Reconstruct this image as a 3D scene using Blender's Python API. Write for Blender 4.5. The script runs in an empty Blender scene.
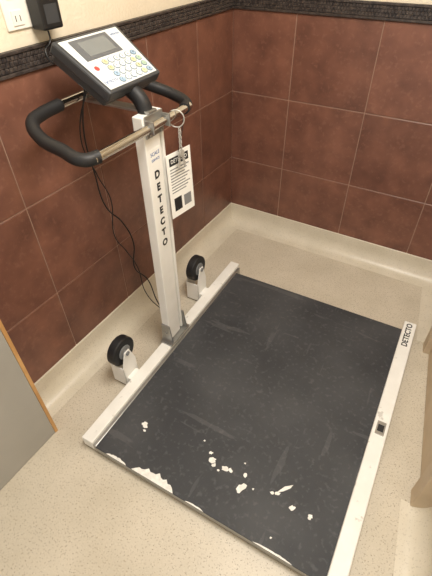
import bpy, bmesh, math, random
from mathutils import *
random.seed(3)
SC=bpy.context.scene
SC.view_settings.view_transform='Standard'
SC.view_settings.look='None'
SC.view_settings.exposure=0
def lin(c):
    return tuple(((x/255)/12.92 if x/255<=.04045 else ((x/255+.055)/1.055)**2.4) for x in c)+(1,)
def mat(name,c,rough=.5,metal=0,c2=None,ns=20,bump=0,bs=200,spec=.5,lo=.35,hi=.65,det=4):
    m=bpy.data.materials.new(name); m.use_nodes=True; nt=m.node_tree; b=nt.nodes['Principled BSDF']
    b.inputs['Base Color'].default_value=lin(c); b.inputs['Roughness'].default_value=rough
    b.inputs['Metallic'].default_value=metal; b.inputs['Specular IOR Level'].default_value=spec
    tc=nt.nodes.new('ShaderNodeTexCoord')
    n=nt.nodes.new('ShaderNodeTexNoise'); n.inputs['Scale'].default_value=ns; n.inputs['Detail'].default_value=det
    nt.links.new(tc.outputs['Object'],n.inputs['Vector'])
    r=nt.nodes.new('ShaderNodeValToRGB'); r.color_ramp.elements[0].position=lo; r.color_ramp.elements[1].position=hi
    c2=c2 or tuple(min(255,x*1.03) for x in c)
    r.color_ramp.elements[0].color=lin(c); r.color_ramp.elements[1].color=lin(c2)
    nt.links.new(n.outputs['Fac'],r.inputs['Fac']); nt.links.new(r.outputs['Color'],b.inputs['Base Color'])
    if bump:
        n2=nt.nodes.new('ShaderNodeTexNoise'); n2.inputs['Scale'].default_value=bs; nt.links.new(tc.outputs['Object'],n2.inputs['Vector'])
        bp_=nt.nodes.new('ShaderNodeBump'); bp_.inputs['Strength'].default_value=bump; bp_.inputs['Distance'].default_value=.002
        nt.links.new(n2.outputs['Fac'],bp_.inputs['Height']); nt.links.new(bp_.outputs['Normal'],b.inputs['Normal'])
    return m
def mixin(m,scale,thr,col,kind='noise',width=.03,amt=1.0,stretch=None,rot=0,det=3):
    nt=m.node_tree; b=nt.nodes['Principled BSDF']; src=b.inputs['Base Color'].links[0].from_socket
    tc=nt.nodes.new('ShaderNodeTexCoord'); vec=tc.outputs['Object']
    if stretch:
        mp=nt.nodes.new('ShaderNodeMapping'); mp.inputs['Scale'].default_value=stretch; mp.inputs['Rotation'].default_value=(0,0,rot)
        nt.links.new(vec,mp.inputs['Vector']); vec=mp.outputs['Vector']
    if kind=='noise':
        n=nt.nodes.new('ShaderNodeTexNoise'); n.inputs['Scale'].default_value=scale; n.inputs['Detail'].default_value=det; o=n.outputs['Fac']
    else:
        n=nt.nodes.new('ShaderNodeTexVoronoi'); n.inputs['Scale'].default_value=scale; o=n.outputs['Distance']
    nt.links.new(vec,n.inputs['Vector'])
    r=nt.nodes.new('ShaderNodeMapRange'); r.inputs['From Min'].default_value=thr; r.inputs['From Max'].default_value=thr+width
    r.inputs['To Min'].default_value=0 if kind=='noise' else amt; r.inputs['To Max'].default_value=amt if kind=='noise' else 0
    nt.links.new(o,r.inputs['Value'])
    mx=nt.nodes.new('ShaderNodeMix'); mx.data_type='RGBA'; nt.links.new(r.outputs['Result'],mx.inputs['Factor'])
    ins=[s for s in mx.inputs if s.type=='RGBA']; outs=[s for s in mx.outputs if s.type=='RGBA']
    nt.links.new(src,ins[0]); ins[1].default_value=lin(col)
    nt.links.new(outs[0],b.inputs['Base Color'])

M_tile=mat('tile_brown',(98,64,53),.38,c2=(128,86,70),ns=9,bump=.3,bs=60,lo=.3,hi=.7,det=8)
mixin(M_tile,60,.56,(142,102,85),'noise',.12,.3)
nt=M_tile.node_tree; b=nt.nodes['Principled BSDF']; src=b.inputs['Base Color'].links[0].from_socket
at=nt.nodes.new('ShaderNodeAttribute'); at.attribute_name='tone'
hs=nt.nodes.new('ShaderNodeHueSaturation'); nt.links.new(src,hs.inputs['Color']); nt.links.new(at.outputs['Fac'],hs.inputs['Value']); nt.links.new(hs.outputs['Color'],b.inputs['Base Color'])
M_grout=mat('grout',(156,128,112),.85)
M_trim=mat('trim_dark',(44,38,38),.35,c2=(76,68,64),ns=60)
M_plaster=mat('wall_cream',(224,212,190),.8,c2=(232,222,202),ns=6,bump=.9,bs=90)
M_floor=mat('floor_vinyl',(192,183,165),.42,c2=(202,193,176),ns=5,bump=.08,bs=300)
mixin(M_floor,170,.60,(154,141,121),'noise',.03,.7)
mixin(M_floor,230,.13,(230,223,208),'vor',.08,.6)
mixin(M_floor,95,.12,(116,104,88),'vor',.06,.7)
M_cove=mat('cove_cream',(205,197,179),.36,c2=(213,205,188),ns=8)
mixin(M_cove,170,.60,(176,166,150),'noise',.03,.5)
M_white=mat('painted_white',(234,233,228),.35,c2=(240,239,235),ns=12)
M_whiteworn=mat('painted_white_worn',(230,229,223),.4,c2=(238,237,232),ns=12); mixin(M_whiteworn,28,.66,(160,156,148),'noise',.05,.5)
M_mat=mat('rubber_mat',(44,46,50),.6,c2=(53,55,58),ns=4,bump=.35,bs=350,lo=.3,hi=.7,det=8)
mixin(M_mat,3.5,.45,(80,81,83),'noise',.35,.6,det=10)
mixin(M_mat,60,.56,(92,93,94),'noise',.12,.35,det=8)
mixin(M_mat,2.2,.64,(112,112,112),'noise',.02,.2,stretch=(1,7,1),rot=.9,det=6)
mixin(M_mat,3.1,.66,(104,104,105),'noise',.02,.2,stretch=(7,1,1),rot=.5,det=6)
M_black=mat('black_rubber',(24,24,26),.55,bump=.1)
M_blackp=mat('black_plastic',(24,24,26),.35)
M_dark=mat('charcoal_plastic',(56,58,61),.4)
M_grey=mat('grey_plastic',(124,126,128),.4)
M_chrome=mat('chrome',(205,203,199),.18,1)
M_steel=mat('key_steel',(190,188,182),.4,.4)
M_alu=mat('aluminium',(170,170,168),.35,.9)
M_chip=mat('worn_paint',(216,215,210),.6,c2=(238,237,232),ns=60)
M_face=mat('display_face',(208,212,212),.4)
M_lcd=mat('lcd_glass',(120,124,124),.15)
M_lcdb=mat('lcd_bezel',(92,95,99),.4)
M_paper=mat('paper',(234,233,228),.6)
M_ink=mat('ink',(28,28,30),.6)
M_blue=mat('ink_blue',(52,92,150),.5)
M_red=mat('ink_red',(170,64,60),.5)
M_yel=mat('key_yellow',(204,202,160),.5)
M_grn=mat('key_green',(158,180,160),.5)
M_cyan=mat('key_blue',(150,174,196),.5)
M_keyw=mat('key_white',(216,220,221),.5)
M_kout=mat('key_outline',(108,126,140),.5)
M_lam=mat('laminate_grey',(160,157,150),.45,c2=(169,166,159),ns=3,bump=.1)
M_wood=mat('wood_edge',(188,142,88),.5,c2=(206,162,106),ns=14)
M_door=mat('door_beige',(196,176,148),.5,c2=(206,188,162),ns=9)
M_ivory=mat('ivory_plastic',(238,234,224),.35)

def finish(bm,name,mats,parent=None,bevel=0,smooth=False,seg=2):
    me=bpy.data.meshes.new(name); bmesh.ops.recalc_face_normals(bm,faces=bm.faces); bm.to_mesh(me); bm.free()
    for m in (mats if isinstance(mats,list) else [mats]): me.materials.append(m)
    o=bpy.data.objects.new(name,me); SC.collection.objects.link(o)
    if parent: o.parent=parent
    if bevel:
        md=o.modifiers.new('b','BEVEL'); md.width=bevel; md.segments=seg; md.limit_method='ANGLE'
    if smooth:
        for p in me.polygons: p.use_smooth=True
    return o
def abox(bm,x0,x1,y0,y1,z0,z1,mi=0,M=None):
    vs=[Vector((x,y,z)) for x in (x0,x1) for y in (y0,y1) for z in (z0,z1)]
    if M: vs=[M@v for v in vs]
    v=[bm.verts.new(p) for p in vs]
    fs=[]
    for f in ((0,1,3,2),(4,6,7,5),(0,4,5,1),(2,3,7,6),(0,2,6,4),(1,5,7,3)):
        F=bm.faces.new([v[i] for i in f]); F.material_index=mi; fs.append(F)
    return fs
def box(name,x0,x1,y0,y1,z0,z1,m,parent=None,bevel=.002,M=None):
    bm=bmesh.new(); abox(bm,x0,x1,y0,y1,z0,z1,0,M); return finish(bm,name,m,parent,bevel)
def cyl(bm,p0,p1,r,seg=24,mi=0,r2=None):
    p0=Vector(p0);p1=Vector(p1);d=p1-p0
    q=d.to_track_quat('Z','Y').to_matrix().to_4x4()
    g=bmesh.ops.create_cone(bm,cap_ends=True,segments=seg,radius1=r,radius2=r if r2 is None else r2,depth=d.length,matrix=Matrix.Translation((p0+p1)/2)@q)
    for v in g['verts']:
        for f in v.link_faces: f.material_index=mi
def prism(bm,poly,t0,t1,mp):
    a=[bm.verts.new(mp(p[0],p[1],t0)) for p in poly]; b_=[bm.verts.new(mp(p[0],p[1],t1)) for p in poly]
    bm.faces.new(a); bm.faces.new(b_); n=len(poly)
    for k in range(n): bm.faces.new([a[k],a[(k+1)%n],b_[(k+1)%n],b_[k]])
def tube(name,pts,r,m,parent=None,cyclic=False):
    cu=bpy.data.curves.new(name,'CURVE'); cu.dimensions='3D'; cu.bevel_depth=r; cu.bevel_resolution=5; cu.resolution_u=10; cu.use_fill_caps=True
    s=cu.splines.new('BEZIER' ); s.bezier_points.add(len(pts)-1)
    for bpnt,p in zip(s.bezier_points,pts):
        bpnt.co=p; bpnt.handle_left_type=bpnt.handle_right_type='AUTO'
    s.use_cyclic_u=cyclic
    cu.materials.append(m); o=bpy.data.objects.new(name,cu); SC.collection.objects.link(o)
    if parent:o.parent=parent
    return o
def text(name,body,size,mtx,m,parent=None,align='CENTER',ext=.0004,bold=0):
    cu=bpy.data.curves.new(name,'FONT'); cu.body=body; cu.size=size; cu.align_x=align; cu.align_y='CENTER'; cu.extrude=ext; cu.offset=bold
    cu.materials.append(m); o=bpy.data.objects.new(name,cu); SC.collection.objects.link(o)
    if parent:o.parent=parent
    o.matrix_local=mtx
    return o
def frame(o,x,z):
    x=Vector(x).normalized(); z=Vector(z).normalized(); y=z.cross(x)
    m=Matrix((x,y,z)).transposed().to_4x4(); m.translation=Vector(o); return m

# ---------------- room ----------------
ZT,ZC,TH,CEIL=1.171,.12,.372,2.45
RX=1.32; RK=.127
def tiles(name,ulines,zlines,mp):
    bm=bmesh.new(); lay=bm.loops.layers.float_color.new('tone')
    g=.0018
    for i in range(len(ulines)-1):
        for j in range(len(zlines)-1):
            u0,u1,z0,z1=ulines[i]+g,ulines[i+1]-g,zlines[j]+g,zlines[j+1]-g
            t=random.uniform(.88,1.10)
            bv=.002
            ring=[[(u0,0,z0),(u1,0,z0),(u1,0,z1),(u0,0,z1)],[(u0,.005,z0),(u1,.005,z0),(u1,.005,z1),(u0,.005,z1)],
                  [(u0+bv,.0065,z0+bv),(u1-bv,.0065,z0+bv),(u1-bv,.0065,z1-bv),(u0+bv,.0065,z1-bv)]]
            R=[[bm.verts.new(mp(*p)) for p in r] for r in ring]
            fs=[bm.faces.new(R[2])]
            for k in range(2):
                for a in range(4): fs.append(bm.faces.new([R[k][a],R[k][(a+1)%4],R[k+1][(a+1)%4],R[k+1][a]]))
            for f in fs:
                for l in f.loops: l[lay]=(t,t,t,1)
    u0,u1,z0,z1=ulines[0],ulines[-1],zlines[0],zlines[-1]
    f=bm.faces.new([bm.verts.new(mp(*p)) for p in [(u0,.004,z0),(u1,.004,z0),(u1,.004,z1),(u0,.004,z1)]]); f.material_index=1
    return finish(bm,name,[M_tile,M_grout])
zl=[.05,ZT-2*TH,ZT-TH,ZT]
wl=box('wall_left',-.1,0,-3.2,.1,0,CEIL,M_plaster,bevel=0)
wb=box('wall_back',0,1.6,0,.1,0,CEIL,M_plaster,bevel=0)
yl=[-1.387-.352*k for k in range(5,-1,-1)]+[-1.035,-.682,-.33,-.0045]
o=tiles('tiling',yl,zl,lambda u,d,z:(d,u,z)); o.parent=wl
o=tiles('tiling_2',[.0045,.332,.717,1.10,1.485],zl,lambda u,d,z:(u,-d,z)); o.parent=wb
def trim(name,u0,u1,mp):
    bm=bmesh.new()
    def b(ua,ub,d,za,zb):
        vs=[bm.verts.new(mp(u,dd,z)) for u in (ua,ub) for dd in (0,d) for z in (za,zb)]
        for f in ((0,1,3,2),(4,6,7,5),(0,4,5,1),(2,3,7,6),(0,2,6,4),(1,5,7,3)): bm.faces.new([vs[i] for i in f])
    b(u0,u1,.009,ZT,ZT+.062)
    b(u0,u1,.016,ZT+.001,ZT+.010); b(u0,u1,.016,ZT+.053,ZT+.062)
    n=int((u1-u0)/.014)
    for i in range(n):
        for j in range(3):
            a=u0+i*.014+(j%2)*.007; b(a+.001,a+.013,.0125,ZT+.0115+j*.0138,ZT+.0238+j*.0138)
    return finish(bm,name,M_trim,None,.0015,seg=1)
trim('trim_1',-3.1,-.016,lambda u,d,z:(d,u,z)); trim('trim_2',.0,1.55,lambda u,d,z:(u,-d,z))
def rw(y): return RX-RK*y
bm=bmesh.new()
pts=[(rw(.1),.1),(rw(-3.2),-3.2),(rw(-3.2)+.12,-3.2),(rw(.1)+.12,.1)]
lo=[bm.verts.new((x,y,0)) for x,y in pts]; hi=[bm.verts.new((x,y,CEIL)) for x,y in pts]
bm.faces.new(lo); bm.faces.new(hi)
for i in range(4): bm.faces.new([lo[i],lo[(i+1)%4],hi[(i+1)%4],hi[i]])
finish(bm,'wall_right',M_plaster)
box('floor',-.1,2.0,-3.2,.1,-.05,0,M_floor,bevel=0)
box('ceiling',-.1,2.0,-3.2,.1,CEIL,CEIL+.05,M_plaster,bevel=0)
prof=[(0,ZC),(.010,ZC),(.0125,ZC-.003),(.013,.075)]
for k in range(1,9):
    a=math.pi/2*k/8; r=.065
    prof.append((.013+r*(1-math.cos(a)),.075-(.073)*math.sin(a)))
prof+= [(.10,.0008),(.10,-.001),(0,-.001)]
def sweep(name,fa,fb):
    bm=bmesh.new()
    A=[bm.verts.new(fa(d,z)) for d,z in prof]; B=[bm.verts.new(fb(d,z)) for d,z in prof]
    n=len(prof)
    for i in range(n): bm.faces.new([A[i],A[(i+1)%n],B[(i+1)%n],B[i]])
    bm.faces.new(A); bm.faces.new(B)
    o=finish(bm,name,M_cove)
    for p in o.data.polygons: p.use_smooth=len(p.vertices)==4
    md=o.modifiers.new('e','EDGE_SPLIT'); md.split_angle=.6
    return o
sweep('baseboard_left',lambda d,z:(d,-3.1,z),lambda d,z:(d,-d,z))
sweep('baseboard_back',lambda d,z:(d,-d,z),lambda d,z:(rw(-d)-d,-d,z))
sweep('baseboard_right',lambda d,z:(rw(-d)-d,-d,z),lambda d,z:(rw(-.50)-d,-.50,z))
o=sweep('baseboard_right_near',lambda d,z:(rw(-1.27)-d,-1.27,z),lambda d,z:(rw(-3)-d,-3.0,z))
MR=frame((rw(0),0,0),(RK,-1,0),(0,0,1))
dr=bpy.data.objects.new('door_1',None); SC.collection.objects.link(dr)
box('jamb_far',.50,.56,-.07,0,0,2.05,M_door,dr,.003,MR)
box('jamb_near',1.22,1.28,-.07,0,0,2.05,M_door,dr,.003,MR)
box('head_jamb',.50,1.28,-.07,0,2.05,2.11,M_door,dr,.003,MR)
box('leaf',.56,1.22,-.045,0,.005,2.05,M_door,dr,.003,MR)

# ---------------- cabinet ----------------
cb=bpy.data.objects.new('storage_cabinet',None); SC.collection.objects.link(cb)
box('body',.10,.157,-2.45,-1.700,0.0,.95,M_lam,cb,.001)
box('front_panel',.1572,.1622,-2.45,-1.697,0.002,.95,M_lam,cb,.001)
box('edge_strip',.10,.1640,-1.6965,-1.684,0.0,.95,M_wood,cb,.001)
box('top_board',.10,.17,-2.46,-1.68,.951,.975,M_wood,cb,.002)

# ---------------- scale ----------------
sc=bpy.data.objects.new('wheelchair_scale',None); SC.collection.objects.link(sc)
sc.location=(.275,-.476,0); sc.rotation_euler=(0,0,math.radians(1.5))
cs,sn=math.cos(math.radians(1.5)),math.sin(math.radians(1.5))
def WL(x,y,z):
    dx,dy=x-.275,y+.476
    return (dx*cs+dy*sn,-dx*sn+dy*cs,z)
L=1.20
box('rail_left',-.006,.045,-L,0,.012,.062,M_whiteworn,sc,.003)
box('rail_left_lip',.045,.060,-L+.0,-.02,.012,.050,M_alu,sc,.002)
box('rail_right',.930,.985,-L,-.01,.010,.060,M_whiteworn,sc,.004)
box('platform_plate',.060,.930,-L+.0,-.065,.010,.042,M_alu,sc,.002)
box('platform_mat',.058,.931,-L-.002,-.06,.0422,.0462,M_mat,sc,.0015)
for i,(x,y) in enumerate([(.03,-.05),(.03,-1.15),(.955,-.05),(.955,-1.15)]):
    bm=bmesh.new(); cyl(bm,(x,y,0),(x,y,.013),.02); finish(bm,'foot_%d'%i,M_black,sc)
text('lettering_rail','DETECTO',.034,frame((.957,-.10,.0604),(0,1,0),(0,0,1)),M_ink,sc,bold=.0008)
bm=bmesh.new(); abox(bm,.942,.974,-.66,-.60,.060,.0612,0); finish(bm,'latch_plate',M_alu,sc,.0005)
bm=bmesh.new(); abox(bm,.947,.969,-.645,-.615,.0605,.0618,0); finish(bm,'latch_slot',M_ink,sc)
bm=bmesh.new()
def chip(x,y,rx,ry,ang,n=13):
    lx,ly,_=WL(x,y,0); pts=[]
    for k in range(n):
        t=2*math.pi*k/n; q=random.uniform(.62,1.12)
        px,py=rx*q*math.cos(t),ry*q*math.sin(t)
        X=lx+px*math.cos(ang)-py*math.sin(ang); Y=ly+px*math.sin(ang)+py*math.cos(ang)
        pts.append((X,max(Y,-L-.0015)))
    a=bm.verts.new((lx,max(ly,-L+.001),.0468)); vs=[bm.verts.new((p[0],p[1],.0466)) for p in pts]
    for k in range(n): bm.faces.new([a,vs[k],vs[(k+1)%n]])
for c in [(.762,-1.499,.015,.012,.3),(.777,-1.512,.008,.007,1),(.745,-1.478,.009,.006,0),(.818,-1.504,.015,.010,.2),(.838,-1.498,.007,.010,.9),(.80,-1.52,.005,.005,0),
          (.898,-1.533,.022,.014,1.2),(.890,-1.487,.008,.010,.4),(1.028,-1.460,.034,.007,.9),(1.012,-1.487,.012,.006,.6),(.996,-1.494,.008,.006,0),
          (.468,-1.511,.015,.011,-.3),(.480,-1.53,.007,.005,0),(1.073,-1.504,.012,.009,.5),(1.134,-1.500,.008,.010,0),(1.091,-1.656,.014,.006,-.2),(1.05,-1.62,.004,.004,0),
          (.935,-1.515,.004,.004,0),(.70,-1.45,.004,.004,0),(.87,-1.45,.004,.003,0)]: chip(*c)
def strip(x0,x1,wd,n=26):
    a=[];b_=[]
    for k in range(n+1):
        t=k/n; lx=x0+(x1-x0)*t
        w_=wd*(math.sin(math.pi*t)**.6)*random.uniform(.7,1.1)+.001
        a.append(bm.verts.new((lx,-L-.0018,.0466))); b_.append(bm.verts.new((lx,-L-.0018+w_,.0466)))
    for k in range(n): bm.faces.new([a[k],a[k+1],b_[k+1],b_[k]])
strip(.225,.40,.034,16); strip(.11,.20,.010,14); strip(.70,.83,.006,16); strip(.45,.52,.005,10)
finish(bm,'mat_wear',M_chip,sc)
# column
PX0,PX1,PY=-.008,.030,-.603
W=.105
bm=bmesh.new()
abox(bm,PX0,PX1,PY-W/2,PY+W/2-.026,.075,1.06)
abox(bm,PX0,PX1-.012,PY+W/2-.026,PY+W/2-.012,.075,1.06)
abox(bm,PX0,PX1-.002,PY+W/2-.012,PY+W/2,.075,1.06)
finish(bm,'column',M_white,sc,.003)
for i,ch in enumerate('DETECTO'):
    text('lettering_%d'%i,ch,.037,frame((PX1+.0005,PY-.010,.865-i*.0455),(0,1,0),(1,0,0)),M_ink,sc,bold=.0016)
box('column_sticker',PX1,PX1+.0006,PY-.038,PY+.018,.903,.955,M_paper,sc,0)
text('sticker_text','SCALE',.017,frame((PX1+.0008,PY-.010,.938),(0,1,0),(1,0,0)),M_blue,sc)
text('sticker_text2','SERVICE',.012,frame((PX1+.0008,PY-.010,.918),(0,1,0),(1,0,0)),M_blue,sc)
bm=bmesh.new()
abox(bm,-.012,.050,PY-.075,PY+.075,.0622,.070)
for s in (-1,1):
    y=PY+s*(W/2+.004)
    prism(bm,[(-.012,.07),(.048,.07),(.034,.17),(-.006,.17)],y-.003,y+.003,lambda a,b_,t:(a,t,b_))
    cyl(bm,(.012,y-.008,.12),(.012,y+.008,.12),.009,12)
finish(bm,'column_hinge',M_alu,sc,.001)
# casters
for k,yc in enumerate((-.872,-.280)):
    cx=-.060; wz=(.184,.194)[k]
    g='caster_%d'%k
    bm=bmesh.new()
    abox(bm,cx-.038,cx+.040,yc-.038,yc+.038,.008,.014)
    prism(bm,[(yc-.038,.012),(yc+.038,.012),(yc+.038,.125),(yc+.020,wz+.022),(yc-.020,wz+.022),(yc-.038,.125)],cx-.037,cx-.032,lambda a,b_,t:(t,a,b_))
    prism(bm,[(yc-.040,.012),(yc+.040,.012),(yc+.040,.120),(yc+.015,wz+.012),(yc-.015,wz+.012),(yc-.040,.120)],cx+.029,cx+.034,lambda a,b_,t:(t,a,b_))
    abox(bm,cx-.037,cx+.034,yc-.040,yc-.035,.012,.118)
    abox(bm,cx+.03,-.004,yc-.03,yc+.03,.014,.055)
    finish(bm,g+'_bracket',M_white,sc,.002)
    bm=bmesh.new(); cyl(bm,(cx-.020,yc,wz),(cx+.020,yc,wz),.064,44)
    finish(bm,g+'_tyre',M_black,sc,.007,seg=3)
    bm=bmesh.new(); cyl(bm,(cx-.023,yc,wz),(cx+.023,yc,wz),.032,28); cyl(bm,(cx-.040,yc,wz),(cx+.039,yc,wz),.010,12)
    finish(bm,g+'_hub',M_grey,sc,.001)
# handle
hz=1.03
tube('handle_bar',[(.040,-.885,hz),(.045,PY,hz),(.045,-.42,hz)],.0135,M_chrome,sc)
tube('handle_grip_left',[(.041,-.862,1.03),(.022,-.900,1.031),(-.05,-.902,1.044),(-.13,-.895,1.06),(-.18,-.868,1.082),(-.198,-.815,1.088),(-.203,-.74,1.09)],.0185,M_black,sc)
tube('handle_grip_right',[(.045,-.45,1.03),(.022,-.40,1.03),(-.04,-.385,1.045),(-.12,-.408,1.07),(-.18,-.425,1.085),(-.205,-.47,1.09),(-.205,-.54,1.09)],.0185,M_black,sc)
tube('handle_bar_rear',[(-.203,-.75,1.09),(-.205,-.63,1.09),(-.205,-.50,1.09)],.0135,M_chrome,sc)
bm=bmesh.new()
abox(bm,.030,.036,PY-.045,PY+.045,.995,1.062); abox(bm,.028,.064,PY-.045,PY-.039,1.012,1.052); abox(bm,.028,.064,PY+.039,PY+.045,1.012,1.052)
abox(bm,-.22,.034,PY-.02,PY+.02,1.062,1.070)
cyl(bm,(.036,PY-.028,1.003),(.042,PY-.028,1.003),.006,10); cyl(bm,(.036,PY+.028,1.003),(.042,PY+.028,1.003),.006,10)
finish(bm,'handle_clamp',M_alu,sc,.002)
# display (trapezoidal console)
P0=Vector((-.012,PY-.002,1.145)); P1=Vector((-.172,PY-.002,1.254))
up=(P1-P0); DH=up.length
DM=frame(P0,(0,1,0),Vector((up.z,0,-up.x)))
def wd(v): return .120+(.014)*v/DH
bm=bmesh.new()
def trap(bm,v0,v1,ins,w0,w1,mp):
    poly=[(-wd(v0)+ins,v0),(wd(v0)-ins,v0),(wd(v1)-ins,v1),(-wd(v1)+ins,v1)]
    prism(bm,poly,w0,w1,lambda a,b_,t:mp@Vector((a,b_,t)))
trap(bm,-.004,DH+.004,0,-.034,0,DM); trap(bm,.008,DH-.002,.010,-.062,-.033,DM)
finish(bm,'display_body',M_dark,sc,.006)
bm=bmesh.new(); trap(bm,.006,DH-.006,.013,-.002,.0015,DM); finish(bm,'display_face',M_face,sc,.001)
def dbox(name,u0,u1,v0,v1,w0,w1,m,bv=.002): return box(name,u0,u1,v0,v1,w0,w1,m,sc,bv,DM)
dbox('lcd_bezel',-.092,.062,.106,.180,.0015,.003,M_lcdb,.001)
dbox('lcd_glass',-.068,.045,.117,.169,.003,.0036,M_lcd,.0005)
pal=['bwwwyb','bwwwyg','ywwwyg','ywwwwb']
pm={'w':M_keyw,'y':M_yel,'g':M_grn,'b':M_cyan}
for r in range(4):
    for c in range(6):
        u=-.050+c*.0255; v=.012+r*.0225
        for (sx,sy,za,zb,mm,nm) in ((.0118,.0100,.0015,.0024,M_kout,'ring'),(.0092,.0076,.0022,.0034,pm[pal[r][c]],'key')):
            bm=bmesh.new()
            vs=[(u+.011+sx*math.cos(t*math.pi/6),v+.009+sy*math.sin(t*math.pi/6)) for t in range(12)]
            prism(bm,vs,za,zb,lambda a,b_,t:DM@Vector((a,b_,t)))
            finish(bm,'%s_%d_%d'%(nm,r,c),mm,sc)
        text('key_label_%d_%d'%(r,c),'C0.E*#A123B-D456F+G789HM'[r*6+c],.010,DM@Matrix.Translation((u+.011,v+.009,.0036)),M_ink,sc,ext=.0001)
text('display_logo','DETECTO',.012,DM@Matrix.Translation((-.080,.028,.0018)),M_blue,sc)
text('display_title','DETECTO',.009,DM@Matrix.Translation((.091,.165,.0018)),M_blue,sc)
bm=bmesh.new(); cyl(bm,(-.085,.078,.0014),(-.085,.078,.0024),.008); bm.transform(DM); finish(bm,'display_badge',M_red,sc)
tube('display_neck',[(.008,PY,1.055),(-.01,PY,1.095),(-.05,PY,1.125)],.024,M_black,sc)
tube('signal_cable',[WL(*p) for p in [(.13,-1.13,1.16),(.09,-1.15,1.0),(.06,-1.12,.82),(.05,-1.09,.66),(.06,-1.03,.56),(.07,-1.00,.44),(.08,-1.03,.33),(.11,-.99,.24),(.17,-1.02,.17),(.265,-1.075,.16)]],.0028,M_blackp,sc)
tube('signal_cable_2',[WL(*p) for p in [(.14,-1.12,1.16),(.08,-1.16,.98),(.05,-1.10,.80),(.05,-1.06,.68),(.05,-1.08,.52),(.06,-1.04,.42),(.07,-1.00,.30),(.12,-1.03,.20),(.265,-1.08,.18)]],.0022,M_blackp,sc)

# ---------------- instruction tag and keys ----------------
tg=bpy.data.objects.new('instruction_tag',None); SC.collection.objects.link(tg)
TM=frame((.334,-.978,.788),(.10,1,-.03),(1,-.10,.06))
def tb(n,u0,u1,v0,v1,w0,w1,m,bv=0): return box(n,u0,u1,v0,v1,w0,w1,m,tg,bv,TM)
tb('card',-.064,.064,-.118,.118,0,.0015,M_paper,.0004)
tb('header',-.050,.050,.075,.103,.0015,.002,M_ink)
text('header_text','DETECTO',.019,TM@Matrix.Translation((0,.089,.0022)),M_paper,tg)
for i in range(9):
    tb('text_line_%d'%i,-.050,.050-.012*(i%3),.060-i*.0105,.0640-i*.0105,.0015,.0018,M_grey)
tb('diagram',-.045,-.005,-.095,-.045,.0015,.0019,M_ink); tb('panel',.008,.048,-.092,-.05,.0015,.0018,M_grey)
tube('cord',[TM@Vector((0,.114,.002)),Vector((.340,-.960,.96)),Vector((.335,-.935,1.018))],.0012,M_ink,tg)
kr=bpy.data.objects.new('key_ring',None); SC.collection.objects.link(kr)
KX,KY=.350,-.985
tube('ring',[Vector((KX-.010+.024*math.sin(a),KY+.010*math.sin(a),1.018+.027*math.cos(a))) for a in [i*math.pi/4 for i in range(8)]],.0020,M_steel,kr,True)
for i in range(8):
    z=.985-i*.0085
    tube('link_%d'%i,[(KX+(.005 if i%2 else 0),KY+(0 if i%2 else .005),z),(KX,KY,z+.007),(KX-(.005 if i%2 else 0),KY-(0 if i%2 else .005),z),(KX,KY,z-.007)],.0015,M_steel,kr,True)
bm=bmesh.new()
for (dy,sl) in ((.006,.25),(-.006,-.3)):
    T=Matrix.Translation((KX+dy*.3,KY,.915))@Matrix.Rotation(sl,4,'X')
    b2=bmesh.new(); cyl(b2,(-.001,0,-.012),(.001,0,-.012),.013,18); abox(b2,-.001,.001,-.0045,.0045,-.062,-.02); abox(b2,-.001,.001,.004,.009,-.056,-.049); abox(b2,-.001,.001,.004,.008,-.042,-.036)
    b2.transform(T); me=bpy.data.meshes.new('tmp'); b2.to_mesh(me); b2.free(); bm.from_mesh(me); bpy.data.meshes.remove(me)
finish(bm,'keys',M_steel,kr,.0004)

# ---------------- outlet, adapter ----------------
ot=bpy.data.objects.new('wall_outlet',None); SC.collection.objects.link(ot)
box('plate',0,.006,-1.255,-1.10,1.275,1.395,M_ivory,ot,.002)
box('receptacle',.006,.009,-1.235,-1.20,1.285,1.32,M_ivory,ot,.001)
box('receptacle_2',.006,.009,-1.235,-1.20,1.345,1.38,M_ivory,ot,.001)
for i,z in enumerate((1.30,1.36)):
    box('slot_%d'%i,.009,.0094,-1.226,-1.2235,z-.006,z+.008,M_ink,ot,0); box('slot_b%d'%i,.009,.0094,-1.211,-1.2085,z-.006,z+.008,M_ink,ot,0)
ad=bpy.data.objects.new('power_adapter',None); SC.collection.objects.link(ad)
box('body',.0061,.058,-1.178,-1.108,1.268,1.345,M_blackp,ad,.005)
box('label',.0581,.0585,-1.165,-1.120,1.283,1.328,M_dark,ad,0)
tube('cord',[(.035,-1.15,1.270),(.037,-1.152,1.240),(.045,-1.185,1.215),(.060,-1.17,1.185),(.055,-1.145,1.205),(.06,-1.15,1.19),(.10,-1.13,1.18)],.0025,M_blackp,ad)

def area(name,loc,size,e,rot=(0,0,0),col=(1,.955,.885),sy=None):
    l=bpy.data.lights.new(name,'AREA'); l.energy=e; l.size=size; l.color=col
    if sy: l.shape='RECTANGLE'; l.size_y=sy
    o=bpy.data.objects.new(name,l); o.location=loc; o.rotation_euler=rot; SC.collection.objects.link(o)
area('ceiling_light',(1.05,-1.4,2.42),.45,43,sy=.9)
w=bpy.data.worlds.new('world'); SC.world=w; w.use_nodes=True
w.node_tree.nodes['Background'].inputs[0].default_value=(1,.965,.92,1); w.node_tree.nodes['Background'].inputs[1].default_value=.9

f=414.23
R=Euler((math.radians(90-41.935),0,math.radians(31.432))).to_matrix()@Matrix.Rotation(math.radians(-1.075),3,'Z')
C=Vector((1.146,-2.078,1.5))
cam=bpy.data.cameras.new('camera'); co=bpy.data.objects.new('camera',cam); SC.collection.objects.link(co)
cam.sensor_fit='VERTICAL'; cam.sensor_height=36; cam.lens=f/576*36; cam.clip_start=.02
co.matrix_world=Matrix.Translation(C)@R.to_4x4(); SC.camera=co
